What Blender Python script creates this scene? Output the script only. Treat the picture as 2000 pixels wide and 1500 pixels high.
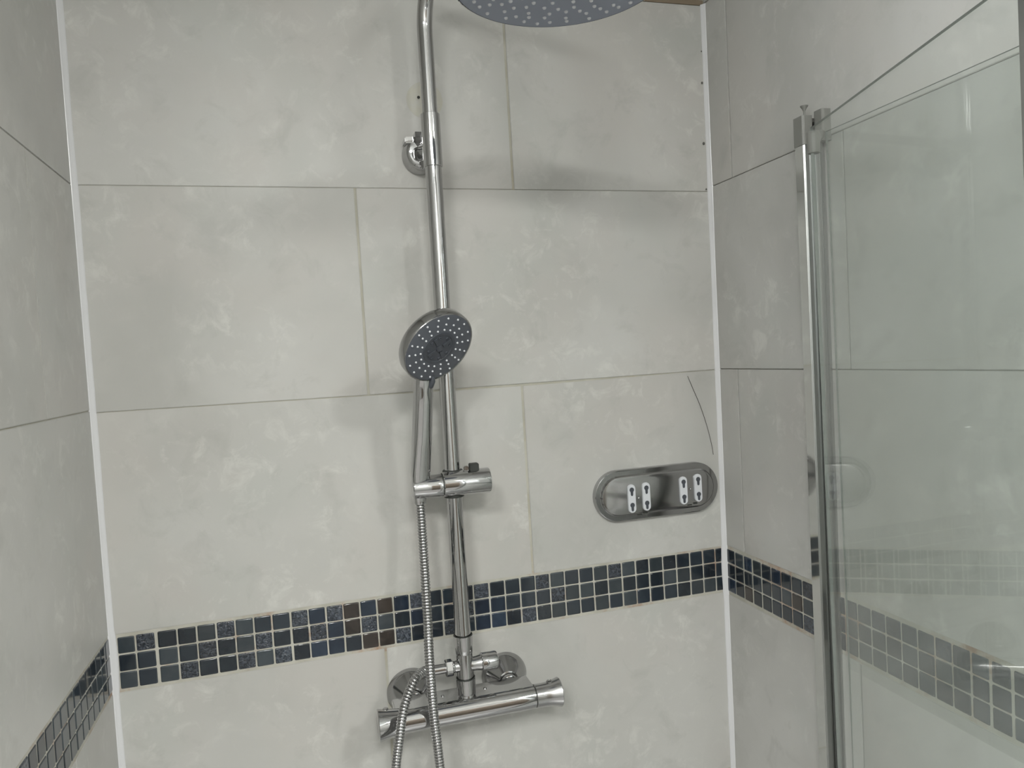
import bpy, bmesh, math, random
from mathutils import Vector, Matrix, noise
random.seed(7)
for o in list(bpy.data.objects): bpy.data.objects.remove(o)
S = bpy.context.scene
COL = S.collection
PI = math.pi

# ------------------------------------------------------------------ camera
cam_d = bpy.data.cameras.new('camera')
cam = bpy.data.objects.new('camera', cam_d); COL.objects.link(cam)
right = Vector((.960131, -.273101, -.059695))
down = Vector((-.068299, -.022098, -.99742))
fwd = Vector((.271077, .961732, -.03987))
M = Matrix((right, -down, -fwd)).transposed().to_4x4()
M.translation = Vector((.259961, -1.144249, .046598))
cam.matrix_world = M
cam_d.sensor_width = 36
cam_d.lens = 1483.24/2000*36
cam_d.clip_start = .01
S.camera = cam

# ------------------------------------------------------------------ world, light, exposure
w = bpy.data.worlds.new('world'); S.world = w; w.use_nodes = True
w.node_tree.nodes['Background'].inputs[0].default_value = (.82, .9, 1, 1)
w.node_tree.nodes['Background'].inputs[1].default_value = .25
S.view_settings.view_transform = 'Standard'
S.view_settings.look = 'None'
S.view_settings.gamma = 1
S.view_settings.use_curve_mapping = False
S.view_settings.exposure = 0.0
LAMP_POWER = 28.5
ROOM = dict(xl=-1.20, yf=-2.75, zf=-1.50, zc=.95, xr=1.95)

def lamp(name, loc, size, power, col=(.985, .983, .945)):
    l = bpy.data.lights.new(name, 'AREA'); l.shape = 'DISK'; l.size = size; l.energy = power; l.color = col
    o = bpy.data.objects.new(name, l); COL.objects.link(o); o.location = loc
    return o
LAMPS = [(-.30, -2.00), (.24, -2.40), (1.30, -1.90)]
lamp('lamp_light', (-.30, -2.00, .93), .40, LAMP_POWER*1.15)
lamp('lamp_light', (.24, -2.40, .93), .40, LAMP_POWER*1.3)
lamp('lamp_light', (1.30, -1.90, .93), .40, LAMP_POWER*1.8)
FILL_WIN = (-2.30, -1.50, -.05, .80)       # unseen window added to brighten the right wall and glass: y0, y1, z0, z1
wl = bpy.data.lights.new('side_fill_light', 'AREA'); wl.shape = 'RECTANGLE'; wl.size = FILL_WIN[1]-FILL_WIN[0]-.04; wl.size_y = FILL_WIN[3]-FILL_WIN[2]-.04; wl.energy = 24; wl.color = (.93, .97, 1)
wo = bpy.data.objects.new('side_fill_light', wl); COL.objects.link(wo); wo.location = (-1.165, (FILL_WIN[0]+FILL_WIN[1])/2, (FILL_WIN[2]+FILL_WIN[3])/2); wo.rotation_euler = (-PI/2, 0, PI/2)

# ------------------------------------------------------------------ materials
def mat(name, col=(.5, .5, .5), rough=.5, metal=0, spec=.5, coat=0):
    m = bpy.data.materials.new(name); m.use_nodes = True
    b = m.node_tree.nodes['Principled BSDF']
    b.inputs['Base Color'].default_value = (*col, 1)
    b.inputs['Roughness'].default_value = rough
    b.inputs['Metallic'].default_value = metal
    b.inputs['Specular IOR Level'].default_value = spec
    b.inputs['Coat Weight'].default_value = coat
    return m
def N(m, t, **kw):
    n = m.node_tree.nodes.new(t)
    for k, v in kw.items():
        if k in n.inputs: n.inputs[k].default_value = v
        else: setattr(n, k, v)
    return n
def L(m, a, b): m.node_tree.links.new(a, b)
def ramp(m, src, stops):
    r = N(m, 'ShaderNodeValToRGB'); e = r.color_ramp.elements
    e[0].position, e[0].color = stops[0][0], (*stops[0][1], 1)
    e[1].position, e[1].color = stops[-1][0], (*stops[-1][1], 1)
    for p, c in stops[1:-1]:
        x = e.new(p); x.color = (*c, 1)
    L(m, src, r.inputs[0]); return r
def mixc(m, fac, a, b, mode='MIX'):
    x = N(m, 'ShaderNodeMix', data_type='RGBA', blend_type=mode)
    for s, v in ((0, fac), (6, a), (7, b)):
        if hasattr(v, 'is_linked') or hasattr(v, 'links'): L(m, v, x.inputs[s])
        elif isinstance(v, tuple): x.inputs[s].default_value = (*v, 1)
        else: x.inputs[s].default_value = v
    return x.outputs[2]
def add_bump(m, height, strength, dist):
    b = N(m, 'ShaderNodeBump'); b.inputs['Strength'].default_value = strength; b.inputs['Distance'].default_value = dist
    L(m, height, b.inputs['Height']); L(m, b.outputs[0], m.node_tree.nodes['Principled BSDF'].inputs['Normal'])

def make_slab_mat():
    m = mat('cement_tile', rough=.42, spec=.4)
    bs = m.node_tree.nodes['Principled BSDF']
    tc = N(m, 'ShaderNodeTexCoord'); oi = N(m, 'ShaderNodeObjectInfo')
    off = N(m, 'ShaderNodeVectorMath', operation='SCALE'); off.inputs[0].default_value = (7.3, 3.1, 5.7)
    L(m, oi.outputs['Random'], off.inputs['Scale'])
    ad = N(m, 'ShaderNodeVectorMath', operation='ADD'); L(m, tc.outputs['Object'], ad.inputs[0]); L(m, off.outputs[0], ad.inputs[1])
    v = ad.outputs[0]
    def nz(scale, det, dist=0., rough=.55):
        n = N(m, 'ShaderNodeTexNoise'); n.inputs['Scale'].default_value = scale; n.inputs['Detail'].default_value = det
        n.inputs['Roughness'].default_value = rough; n.inputs['Distortion'].default_value = dist
        L(m, v, n.inputs['Vector']); return n.outputs[0]
    big = ramp(m, nz(3.2, 4, .4), [(.34, (.405, .403, .384)), (.5, (.450, .449, .430)), (.68, (.490, .489, .472))])
    hue = nz(5, 3)
    c = mixc(m, ramp(m, hue, [(.45, (0, 0, 0)), (.62, (.55, .55, .55))]).outputs[0], big.outputs[0], (.462, .447, .424))
    hue2 = nz(6.3, 2, .2)
    c = mixc(m, ramp(m, hue2, [(.5, (0, 0, 0)), (.75, (.4, .4, .4))]).outputs[0], c, (.405, .425, .40))
    blot = ramp(m, nz(30, 6, .6, .68), [(.52, (0, 0, 0)), (.68, (1, 1, 1))])
    mask = ramp(m, nz(6, 3, .5), [(.42, (0, 0, 0)), (.60, (1, 1, 1))])
    fac = N(m, 'ShaderNodeMath', operation='MULTIPLY'); L(m, blot.outputs[0], fac.inputs[0]); L(m, mask.outputs[0], fac.inputs[1])
    fac2 = N(m, 'ShaderNodeMath', operation='MULTIPLY'); L(m, fac.outputs[0], fac2.inputs[0]); fac2.inputs[1].default_value = .55
    c = mixc(m, fac2.outputs[0], c, (.60, .60, .57))
    dk = ramp(m, nz(17, 6, .5, .65), [(.30, (1, 1, 1)), (.46, (0, 0, 0))])
    fac3 = N(m, 'ShaderNodeMath', operation='MULTIPLY'); L(m, dk.outputs[0], fac3.inputs[0]); fac3.inputs[1].default_value = .5
    c = mixc(m, fac3.outputs[0], c, (.37, .37, .35))
    L(m, c, bs.inputs['Base Color'])
    add_bump(m, nz(220, 3), .08, .0006)
    return m
SLAB = make_slab_mat()

def grout_mat(name, a, b, stain, scale=26, amt=.5):
    m = mat(name, a, .85)
    bs = m.node_tree.nodes['Principled BSDF']
    tc = N(m, 'ShaderNodeTexCoord')
    n = N(m, 'ShaderNodeTexNoise'); n.inputs['Scale'].default_value = scale; n.inputs['Detail'].default_value = 5
    L(m, tc.outputs['Object'], n.inputs['Vector'])
    r = ramp(m, n.outputs[0], [(.4, a), (.6, b)])
    n2 = N(m, 'ShaderNodeTexNoise'); n2.inputs['Scale'].default_value = 11; n2.inputs['Detail'].default_value = 6; n2.inputs['Roughness'].default_value = .7
    L(m, tc.outputs['Object'], n2.inputs['Vector'])
    r2 = ramp(m, n2.outputs[0], [(.54, (0, 0, 0)), (.68, (amt, amt, amt))])
    L(m, mixc(m, r2.outputs[0], r.outputs[0], stain), bs.inputs['Base Color'])
    return m
GROUT = grout_mat('grout', (.39, .38, .32), (.45, .44, .38), (.40, .34, .23), amt=.5)
MGROUT = grout_mat('mosaic_grout', (.38, .37, .32), (.46, .45, .40), (.30, .17, .10), amt=.8)
BROWN = mat('brown_sealant', (.19, .15, .105), .7)

def tex_tile(name, c1, c2, scale, bump, rough=.08):
    m = mat(name, c1, rough, spec=.55, coat=.3)
    m.node_tree.nodes['Principled BSDF'].inputs['Coat Roughness'].default_value = .03
    tc = N(m, 'ShaderNodeTexCoord'); oi = N(m, 'ShaderNodeObjectInfo')
    off = N(m, 'ShaderNodeVectorMath', operation='SCALE'); off.inputs[0].default_value = (3, 5, 9); L(m, oi.outputs['Random'], off.inputs['Scale'])
    ad = N(m, 'ShaderNodeVectorMath', operation='ADD'); L(m, tc.outputs['Object'], ad.inputs[0]); L(m, off.outputs[0], ad.inputs[1])
    n = N(m, 'ShaderNodeTexNoise'); n.inputs['Scale'].default_value = scale; n.inputs['Detail'].default_value = 3; n.inputs['Distortion'].default_value = 1.2
    L(m, ad.outputs[0], n.inputs['Vector'])
    r = ramp(m, n.outputs[0], [(.42, c1), (.66, c2)])
    hv = N(m, 'ShaderNodeHueSaturation'); L(m, r.outputs[0], hv.inputs['Color'])
    mr = N(m, 'ShaderNodeMapRange'); L(m, oi.outputs['Random'], mr.inputs[0]); mr.inputs[3].default_value = .75; mr.inputs[4].default_value = 1.35
    L(m, mr.outputs[0], hv.inputs['Value'])
    L(m, hv.outputs[0], m.node_tree.nodes['Principled BSDF'].inputs['Base Color'])
    if bump: add_bump(m, n.outputs[0], bump, .0018)
    return m
T_DARK = tex_tile('tile_dark_glass', (.016, .022, .030), (.020, .028, .036), 30, 0)
T_SLATE = tex_tile('tile_slate_glass', (.030, .039, .046), (.038, .047, .054), 30, 0, .14)
T_BLUE = tex_tile('tile_blue_glass', (.017, .027, .045), (.023, .036, .057), 40, 0)
T_BROWN = tex_tile('tile_brown_glass', (.030, .025, .022), (.045, .037, .032), 40, 0)
T_TEX = tex_tile('tile_hammered_glass', (.014, .019, .027), (.062, .074, .094), 230, .9, .12)

def chrome_mat(name, c=.72, rough=.045):
    m = mat(name, (c, c, c*1.005), rough, 1)
    tc = N(m, 'ShaderNodeTexCoord')
    n = N(m, 'ShaderNodeTexNoise'); n.inputs['Scale'].default_value = 45; n.inputs['Detail'].default_value = 4
    L(m, tc.outputs['Object'], n.inputs['Vector'])
    mr = N(m, 'ShaderNodeMapRange'); L(m, n.outputs[0], mr.inputs[0]); mr.inputs[3].default_value = rough*.6; mr.inputs[4].default_value = rough*1.8
    L(m, mr.outputs[0], m.node_tree.nodes['Principled BSDF'].inputs['Roughness'])
    return m
CHROME = chrome_mat('chrome', .50, .045)
CHROME_OLD = chrome_mat('limescaled_chrome', .48, .16)
STEEL = chrome_mat('polished_steel', .42, .10)
ALU = mat('aluminium', (.42, .43, .42), .30, 1)
ALU_SHINY = mat('polished_aluminium', (.62, .63, .62), .06, 1)
GREYCAP = mat('grey_plastic_cap', (.17, .172, .158), .45)
DARKCAP = mat('dark_plastic', (.05, .055, .05), .5)
FACE = mat('blue_grey_abs', (.25, .275, .34), .42)
FACE2 = mat('dark_grey_abs', (.080, .088, .104), .38)
FACE3 = mat('darker_grey_abs', (.055, .061, .073), .35)
NOZ = mat('pale_silicone_nozzle', (.62, .63, .66), .5)
BLACK = mat('black_plastic', (.025, .028, .025), .5)
WHITEPL = mat('white_plastic', (.58, .60, .63), .4)
HAIR = mat('dark_hair', (.03, .025, .02), .5)
SEAL = mat('white_silicone', (.62, .625, .64), .22)
MOULD = mat('mould_speck', (.10, .10, .09), .7)
STAIN = mat('old_adhesive', (.42, .41, .345), .45)
PAINT = mat('white_paint', (.66, .66, .64), .6)
PAINT2 = mat('grey_paint', (.26, .26, .25), .6)
CEIL = mat('ceiling_paint', (.84, .84, .82), .7)
FLOORM = mat('floor_tile', (.20, .195, .19), .4)
TRAY = mat('acrylic_tray', (.40, .40, .40), .25)
DOORM = mat('door_dark_wood', (.085, .068, .052), .4)

def emit(name, col, s):
    m = bpy.data.materials.new(name); m.use_nodes = True
    nt = m.node_tree; nt.nodes.clear()
    e = nt.nodes.new('ShaderNodeEmission'); e.inputs[0].default_value = (*col, 1); e.inputs[1].default_value = s
    o = nt.nodes.new('ShaderNodeOutputMaterial'); nt.links.new(e.outputs[0], o.inputs[0]); return m
LAMPM = emit('lamp_lens', (1, .98, .94), 10)

def glass_mat():
    m = bpy.data.materials.new('shower_glass'); m.use_nodes = True
    nt = m.node_tree; nt.nodes.clear()
    out = nt.nodes.new('ShaderNodeOutputMaterial')
    tr = nt.nodes.new('ShaderNodeBsdfTransparent'); tr.inputs[0].default_value = (.978, .988, .980, 1)
    df = nt.nodes.new('ShaderNodeBsdfDiffuse'); df.inputs[0].default_value = (.62, .66, .63, 1)
    gl = nt.nodes.new('ShaderNodeBsdfGlossy'); gl.inputs['Roughness'].default_value = .004
    lw = nt.nodes.new('ShaderNodeLayerWeight'); lw.inputs[0].default_value = .5
    p = nt.nodes.new('ShaderNodeMath'); p.operation = 'POWER'; nt.links.new(lw.outputs['Facing'], p.inputs[0]); p.inputs[1].default_value = 5
    q = nt.nodes.new('ShaderNodeMath'); q.operation = 'MULTIPLY_ADD'; nt.links.new(p.outputs[0], q.inputs[0]); q.inputs[1].default_value = .95; q.inputs[2].default_value = .045
    m1 = nt.nodes.new('ShaderNodeMixShader'); m1.inputs[0].default_value = .035
    nt.links.new(tr.outputs[0], m1.inputs[1]); nt.links.new(df.outputs[0], m1.inputs[2])
    m2 = nt.nodes.new('ShaderNodeMixShader'); nt.links.new(q.outputs[0], m2.inputs[0])
    nt.links.new(m1.outputs[0], m2.inputs[1]); nt.links.new(gl.outputs[0], m2.inputs[2])
    nt.links.new(m2.outputs[0], out.inputs[0]); return m
GLASS = glass_mat()
GLASS_EDGE = mat('glass_edge', (.16, .18, .165), .2)

# ------------------------------------------------------------------ helpers
def obj(name, bm, m, parent=None, smooth=False, auto=None):
    me = bpy.data.meshes.new(name); bm.normal_update(); bm.to_mesh(me); bm.free()
    for mm in (m if isinstance(m, (list, tuple)) else [m]): me.materials.append(mm)
    o = bpy.data.objects.new(name, me); COL.objects.link(o)
    if smooth:
        for p in me.polygons: p.use_smooth = True
        if auto is not None: me.set_sharp_from_angle(angle=math.radians(auto))
    if parent: o.parent = parent; o.matrix_parent_inverse = Matrix.Translation(-parent.location) if parent.type == 'EMPTY' else Matrix()
    return o
def tag(o, label=None, cat=None, group=None, kind=None):
    if label: o['label'] = label
    if cat: o['category'] = cat
    if group: o['group'] = group
    if kind: o['kind'] = kind
    return o
def empty(name, loc, label, cat, group=None):
    o = bpy.data.objects.new(name, None); COL.objects.link(o); o.location = loc; o.empty_display_size = .02
    return tag(o, label, cat, group)
def V(*a): return Vector(a)
def frame_of(axis, hint=None):
    a = axis.normalized()
    h = hint or (Vector((0, 0, 1)) if abs(a.z) < .9 else Vector((0, 1, 0)))
    u = a.cross(h).normalized(); v = a.cross(u).normalized(); return a, u, v
def add_lathe(bm, origin, axis, prof, seg=40, mi=0):
    """prof: list of (t, r) along axis"""
    a, u, v = frame_of(Vector(axis)); o = Vector(origin); rings = []
    for t, r in prof:
        if r < 1e-6: rings.append([bm.verts.new(o+a*t)])
        else: rings.append([bm.verts.new(o+a*t+(u*math.cos(2*PI*i/seg)+v*math.sin(2*PI*i/seg))*r) for i in range(seg)])
    for A, B in zip(rings, rings[1:]):
        for i in range(seg):
            j = (i+1) % seg
            if len(A) == 1 and len(B) == 1: continue
            if len(A) == 1: f = bm.faces.new((A[0], B[j], B[i]))
            elif len(B) == 1: f = bm.faces.new((A[i], A[j], B[0]))
            else: f = bm.faces.new((A[i], A[j], B[j], B[i]))
            f.material_index = mi; f.smooth = True
    bmesh.ops.recalc_face_normals(bm, faces=bm.faces)
def cyl_prof(t0, t1, r, b=.0008): return [(t0, 0), (t0, r-b), (t0+b*.3, r-b*.3), (t0+b, r), (t1-b, r), (t1-b*.3, r-b*.3), (t1, r-b), (t1, 0)]
def add_tube(bm, pts, rad, seg=20, cap=True):
    pts = [Vector(p) for p in pts]; n = len(pts); rings = []
    t = (pts[1]-pts[0]).normalized(); _, u, v = frame_of(t)
    for i, p in enumerate(pts):
        tt = (pts[min(i+1, n-1)]-pts[max(i-1, 0)]).normalized()
        u = (u-tt*u.dot(tt)).normalized(); v = tt.cross(u)
        r = rad(i/(n-1)) if callable(rad) else (rad[i] if isinstance(rad, list) else rad)
        rings.append([bm.verts.new(p+(u*math.cos(2*PI*k/seg)+v*math.sin(2*PI*k/seg))*r) for k in range(seg)])
    for A, B in zip(rings, rings[1:]):
        for k in range(seg):
            f = bm.faces.new((A[k], A[(k+1) % seg], B[(k+1) % seg], B[k])); f.smooth = True
    if cap: bm.faces.new(rings[0][::-1]); bm.faces.new(rings[-1])
    bmesh.ops.recalc_face_normals(bm, faces=bm.faces)
def add_hexa(bm, P, bevel=0, mi=0):
    """P: 8 points, bottom loop 4 then top loop 4"""
    v = [bm.verts.new(p) for p in P]
    fs = [bm.faces.new([v[i] for i in q]) for q in ((3, 2, 1, 0), (4, 5, 6, 7), (0, 1, 5, 4), (1, 2, 6, 5), (2, 3, 7, 6), (3, 0, 4, 7))]
    for f in fs: f.material_index = mi
    bmesh.ops.recalc_face_normals(bm, faces=fs)
    if bevel: bmesh.ops.bevel(bm, geom=list({e for f in fs for e in f.edges}), offset=bevel, segments=2, affect='EDGES')
def add_box(bm, x0, x1, y0, y1, z0, z1, bevel=0, mi=0):
    add_hexa(bm, [V(x0, y0, z0), V(x1, y0, z0), V(x1, y1, z0), V(x0, y1, z0), V(x0, y0, z1), V(x1, y0, z1), V(x1, y1, z1), V(x0, y1, z1)], bevel, mi)
def add_prism(bm, pts, z0, z1, mi=0):
    a = [bm.verts.new((x, y, z0)) for x, y in pts]; b = [bm.verts.new((x, y, z1)) for x, y in pts]
    n = len(pts); fs = [bm.faces.new(a[::-1]), bm.faces.new(b)]
    for i in range(n): fs.append(bm.faces.new((a[i], a[(i+1) % n], b[(i+1) % n], b[i])))
    for f in fs: f.material_index = mi
    bmesh.ops.recalc_face_normals(bm, faces=fs)
def catmull(P, n=12):
    P = [Vector(p) for p in P]; Q = [P[0]*2-P[1]]+P+[P[-1]*2-P[-2]]; out = []
    for i in range(1, len(Q)-2):
        for k in range(n):
            t = k/n; a, b, c, d = Q[i-1:i+3]
            out.append(.5*((2*b)+(c-a)*t+(2*a-5*b+4*c-d)*t*t+(3*b-a-3*c+d)*t**3))
    out.append(P[-1]); return out

# ------------------------------------------------------------------ wall coordinate maps:  (s along wall, depth out of the wall, z) -> world
XL = -.0114
def XR(z): return .946+.010*max(z, -.75)
def mb(s, d, z): return V(s, -d, z)
def ml(s, d, z): return V(XL+d, -s, z)
def mr(s, d, z): return V(XR(z)-d, -s, z)
def wall_box(bm, mp, s0, s1, d0, d1, z0, z1, bevel=0):
    P = [mp(s0, d0, z0), mp(s1, d0, z0), mp(s1, d1, z0), mp(s0, d1, z0), mp(s0, d0, z1), mp(s1, d0, z1), mp(s1, d1, z1), mp(s0, d1, z1)]
    add_hexa(bm, P, bevel)
G = .0014     # grout recess
walls = {}
for nm, mp, s0, s1 in (('wall_back', mb, -.10, 1.10), ('wall_left', ml, G, 1.02), ('wall_right', mr, G, 1.25)):
    bm = bmesh.new(); wall_box(bm, mp, s0, s1, -G, -.10, -1.5, .95)
    walls[nm] = tag(obj(nm, bm, GROUT), kind='structure')

# slabs: quad corners  s0,s1 and z at each corner
def slab(wall, mp, s0, s1, zb0, zb1, zt0, zt1, d=0.0):
    bm = bmesh.new()
    P = [mp(s0, -.009, zb0), mp(s1, -.009, zb1), mp(s1, d, zb1), mp(s0, d, zb0), mp(s0, -.009, zt0), mp(s1, -.009, zt1), mp(s1, d, zt1), mp(s0, d, zt0)]
    c = sum(P, Vector())/8
    v = [bm.verts.new(p-c) for p in P]
    for q in ((3, 2, 1, 0), (4, 5, 6, 7), (0, 1, 5, 4), (1, 2, 6, 5), (2, 3, 7, 6), (3, 0, 4, 7)): bm.faces.new([v[i] for i in q])
    bmesh.ops.recalc_face_normals(bm, faces=bm.faces)
    bmesh.ops.bevel(bm, geom=bm.edges[:], offset=.0007, segments=2, affect='EDGES')
    o = obj('tile', bm, SLAB, walls[wall]); o.location = c
    return o
g = .0012
def zm(x): # height of the middle joint on the back wall
    pts = [(0, 0), (.19, -.0008), (.37, -.0024), (.60, -.0048), (.68, -.0038), (.94, -.0012)]
    for (a, b), (c, d) in zip(pts, pts[1:]):
        if x <= c: return b+(d-b)*(x-a)/(c-a)
    return pts[-1][1]
def zt(x): return .3068-.0085*x/.94
def zu(x): return .6085-.003*x
def zmt(x): return -.3055+ (-.0005 if x<.05 else 0) + .0030*x    # slab edge above the mosaic
def zmb(x): return -.3870+.0045*x
BL, BR = XL+.001, .951
back = [(BL, .5985-g, 'mt'), (.5985+g, BR, 'mt')]
# row 1
def brow(xs, lo, hi, glo=g, ghi=g, off=None):
    for i, (a, b) in enumerate(zip(xs, xs[1:])):
        a2 = a+(0 if i == 0 else .0018); b2 = b-(0 if i == len(xs)-2 else .0018)
        slab('wall_back', mb, a2, b2, lo(a2)+glo, lo(b2)+glo, hi(a2)-ghi, hi(b2)-ghi, (off or [0]*9)[i])
Z = lambda c: (lambda x: c)
brow([BL, .3600, BR], zu, Z(.9085), .0055, g)
brow([BL, .6035, BR], zt, zu, .0004, .0004, [0, .0004])
brow([BL, .3605, BR], zm, zt, .0005, .0004, [.0002, .0006])
brow([BL, .5985, BR], zmt, zm, 0, .0005, [0, .0003])
brow([BL, .3600, BR], Z(-.6900), zmb, g, 0)
brow([BL, .5985, BR], Z(-.9920), Z(-.6900), g, g)
brow([BL, .3600, BR], Z(-1.294), Z(-.9920), g, g)
brow([BL, .5985, BR], Z(-1.499), Z(-1.294), 0, g)
def srow(wall, mp, ss, zb, zt_, gb, gt, d=0):
    for i, (a, b) in enumerate(zip(ss, ss[1:])):
        slab(wall, mp, a+(0 if i == 0 else g), b-(0 if i == len(ss)-2 else g), zb+gb, zb+gb, zt_-gt, zt_-gt, d*((i % 2)))
LS1 = [.001, .487, 1.018]; LS2 = [.001, .187, .787, 1.018]
srow('wall_left', ml, LS1, .608, .9085, g, g)
srow('wall_left', ml, LS1, .306, .608, .0004, g)
srow('wall_left', ml, LS2, .0035, .306, .0006, .0005, .0003)
srow('wall_left', ml, LS1, -.3045, .0035, 0, .0007)
srow('wall_left', ml, LS2, -.690, -.3855, g, 0)
srow('wall_left', ml, LS1, -.992, -.690, g, g)
srow('wall_left', ml, LS2, -1.294, -.992, g, g)
srow('wall_left', ml, LS1, -1.499, -1.294, 0, g)
RS1 = [.001, .0655, .6655, 1.24]; RS2 = [.001, .321, .921, 1.24]
srow('wall_right', mr, RS2, .608, .9085, g, g)
srow('wall_right', mr, RS1, .306, .608, .0005, g)
srow('wall_right', mr, RS2, .000, .306, .0006, .0005)
srow('wall_right', mr, [.001, .0600, .6655, 1.24], -.3010, .000, 0, .0006)
srow('wall_right', mr, RS2, -.690, -.3850, g, 0)
srow('wall_right', mr, RS1, -.992, -.690, g, g)
srow('wall_right', mr, RS2, -1.294, -.992, g, g)
srow('wall_right', mr, RS1, -1.499, -1.294, 0, g)
# brown sealed joint at the top of the third course
bm = bmesh.new(); wall_box(bm, mb, BL, BR, -.001, .0006, zu(.9)+.0002, zu(0)+.0060)
obj('brown_joint', bm, BROWN, walls['wall_back'])
# thin stained grout fillings of the visible vertical joints
# ------------------------------------------------------------------ mosaic band
def mosaic_grout(wall, mp, s0, s1, zb, zt_):
    bm = bmesh.new(); wall_box(bm, mp, s0, s1, -.006, -.0008, zb, zt_)
    return obj('mosaic_grout', bm, MGROUT, walls[wall])
mosaic_grout('wall_back', mb, XL, .950, -.3900, -.3000)
mosaic_grout('wall_left', ml, .0015, 1.018, -.3875, -.3030)
mosaic_grout('wall_right', mr, .0015, 1.20, -.3870, -.2990)
def tile_mesh(name, m):
    """22.8 mm square glass tile, face towards +Z of the mesh, centred"""
    bm = bmesh.new(); h = .0114; rings = []
    for inset, z in ((0, -.004), (0, -.0010), (.0005, -.0002), (.0018, .0001)):
        hh = h-inset; c = .0016; ring = []
        for sx, sy in ((1, 1), (-1, 1), (-1, -1), (1, -1)):
            cx, cy = sx*(hh-c), sy*(hh-c); a0 = math.atan2(sy, sx)
            for da in (-PI/4, 0, PI/4):
                ring.append(bm.verts.new((cx+c*math.cos(a0+da), cy+c*math.sin(a0+da), z)))
        rings.append(ring)
    for A, B in zip(rings, rings[1:]):
        for i in range(12):
            bm.faces.new((A[i], A[(i+1) % 12], B[(i+1) % 12], B[i]))
    bm.faces.new(rings[-1]); bmesh.ops.recalc_face_normals(bm, faces=bm.faces)
    me = bpy.data.meshes.new(name); bm.to_mesh(me); bm.free(); me.materials.append(m)
    for p in me.polygons[:-1]: p.use_smooth = True
    return me
TM = {k: tile_mesh('mosaic_tile', m) for k, m in dict(d=T_DARK, s=T_SLATE, b=T_BLUE, n=T_BROWN, t=T_TEX).items()}
def put_tile(wall, mp, s0, s1, zb, zt_, k):
    w_, h_ = s1-s0, zt_-zb; s, z = (s0+s1)/2, (zb+zt_)/2
    o = bpy.data.objects.new('mosaic_tile', TM[k]); COL.objects.link(o)
    ex = (mp(s+.01, 0, z)-mp(s-.01, 0, z)).normalized(); ey = (mp(s, 0, z+.01)-mp(s, 0, z-.01)).normalized()
    ez = ex.cross(ey).normalized()
    if (mp(s, .01, z)-mp(s, 0, z)).dot(ez) < 0: ex = -ex; ez = -ez
    R = Matrix((ex, ey, ez)).transposed()
    R = R @ Matrix.Rotation(random.gauss(0, .006), 3, 'X') @ Matrix.Rotation(random.gauss(0, .006), 3, 'Y') @ Matrix.Rotation(random.gauss(0, .006), 3, 'Z')
    Mx = R.to_4x4() @ Matrix.Diagonal((w_/.0228, h_/.0228, 1, 1))
    Mx.translation = mp(s, random.uniform(-.0001, .0003), z)
    o.parent = walls[wall]; o.matrix_world = Mx
    return o
BX = [-.0035, .0204, .0467, .0736, .0991, .1248, .1504, .1758, .2008, .2268, .2519, .2770, .3018, .3265, .3514, .3759, .4006, .4258, .4508, .4755, .5004, .5259, .5512, .5762, .6014, .6260, .6510, .6760, .7010, .7261, .7509, .7756, .8001, .8252, .8504, .8756, .9000, .9237, .9405]
wide = {2: .0036, 9: .0028, 18: .0024, 30: .0022}
kinds = [dict(), dict(), dict()]
for r, dd in enumerate((dict(t=(2, 6, 10, 12, 17, 21, 25, 30), n=(13, 15), b=(11, 14, 16), s=(1, 5, 7, 26, 29, 31, 33)),
                        dict(t=(5, 8, 11, 14, 20, 26), n=(13,), b=(12, 17, 21, 22), s=(3, 7, 15, 27, 28, 30, 34, 35)),
                        dict(t=(4, 7, 9, 16, 19, 24), n=(14, 15), b=(11, 12, 22, 21), s=(1, 3, 8, 26, 29, 31, 36, 37)))):
    for k, cs in dd.items():
        for c in cs: kinds[r][c] = k
for c in range(1, 39):
    for r in range(3):
        gl = wide.get(c-1, .0020)/2; gr = wide.get(c, .0020)/2
        a, b = BX[c-1]+(gl if c > 1 else .0012), BX[c]-gr
        jx = random.uniform(-.0003, .0003)
        a += jx; b += jx
        zc0 = -.3106+.0048*min(max((a+b)/2, 0), .95)
        z1 = zc0-.0247*r+random.uniform(-.0002, .0002); z0 = z1-.0229
        put_tile('wall_back', mb, a, b, z0, z1, kinds[r].get(c, 'd'))
def rk(): return random.choices('dstbn', (60, 24, 7, 7, 2))[0]
RSg = [.0035, .0293, .0545, .0796, .1048, .1298, .1550, .1802, .2052, .2302, .2550, .2760, .2951, .3182, .3430, .3676, .3930, .4181, .4432, .4676, .4917, .5161, .5420]+[.5425+.0250*i for i in range(1, 26)]
for i, (a, b) in enumerate(zip(RSg, RSg[1:])):
    gg = .0018 if i in (2, 3) or i in (20, 21, 22) else .0010
    for r in range(3):
        z1 = -.3072+.0004*(r == 0)-.0246*r+random.uniform(-.0002, .0002)
        k = rk()
        if i > 11 and k in 'tn': k = 's'
        put_tile('wall_right', mr, a+gg, b-gg, z1-.0229, z1, k)
for i in range(40):
    a = .0015+.0250*i+(.0012 if i > 7 else 0); a = max(a, .0035)
    b = .0015+.0250*(i+1)+(.0012 if i > 7 else 0)
    for r in range(3):
        z1 = -.3082-.0247*r+random.uniform(-.0002, .0002)
        put_tile('wall_left', ml, a+.001, b-.001, z1-.0229, z1, random.choices('dst', (50, 45, 5))[0])

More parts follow.
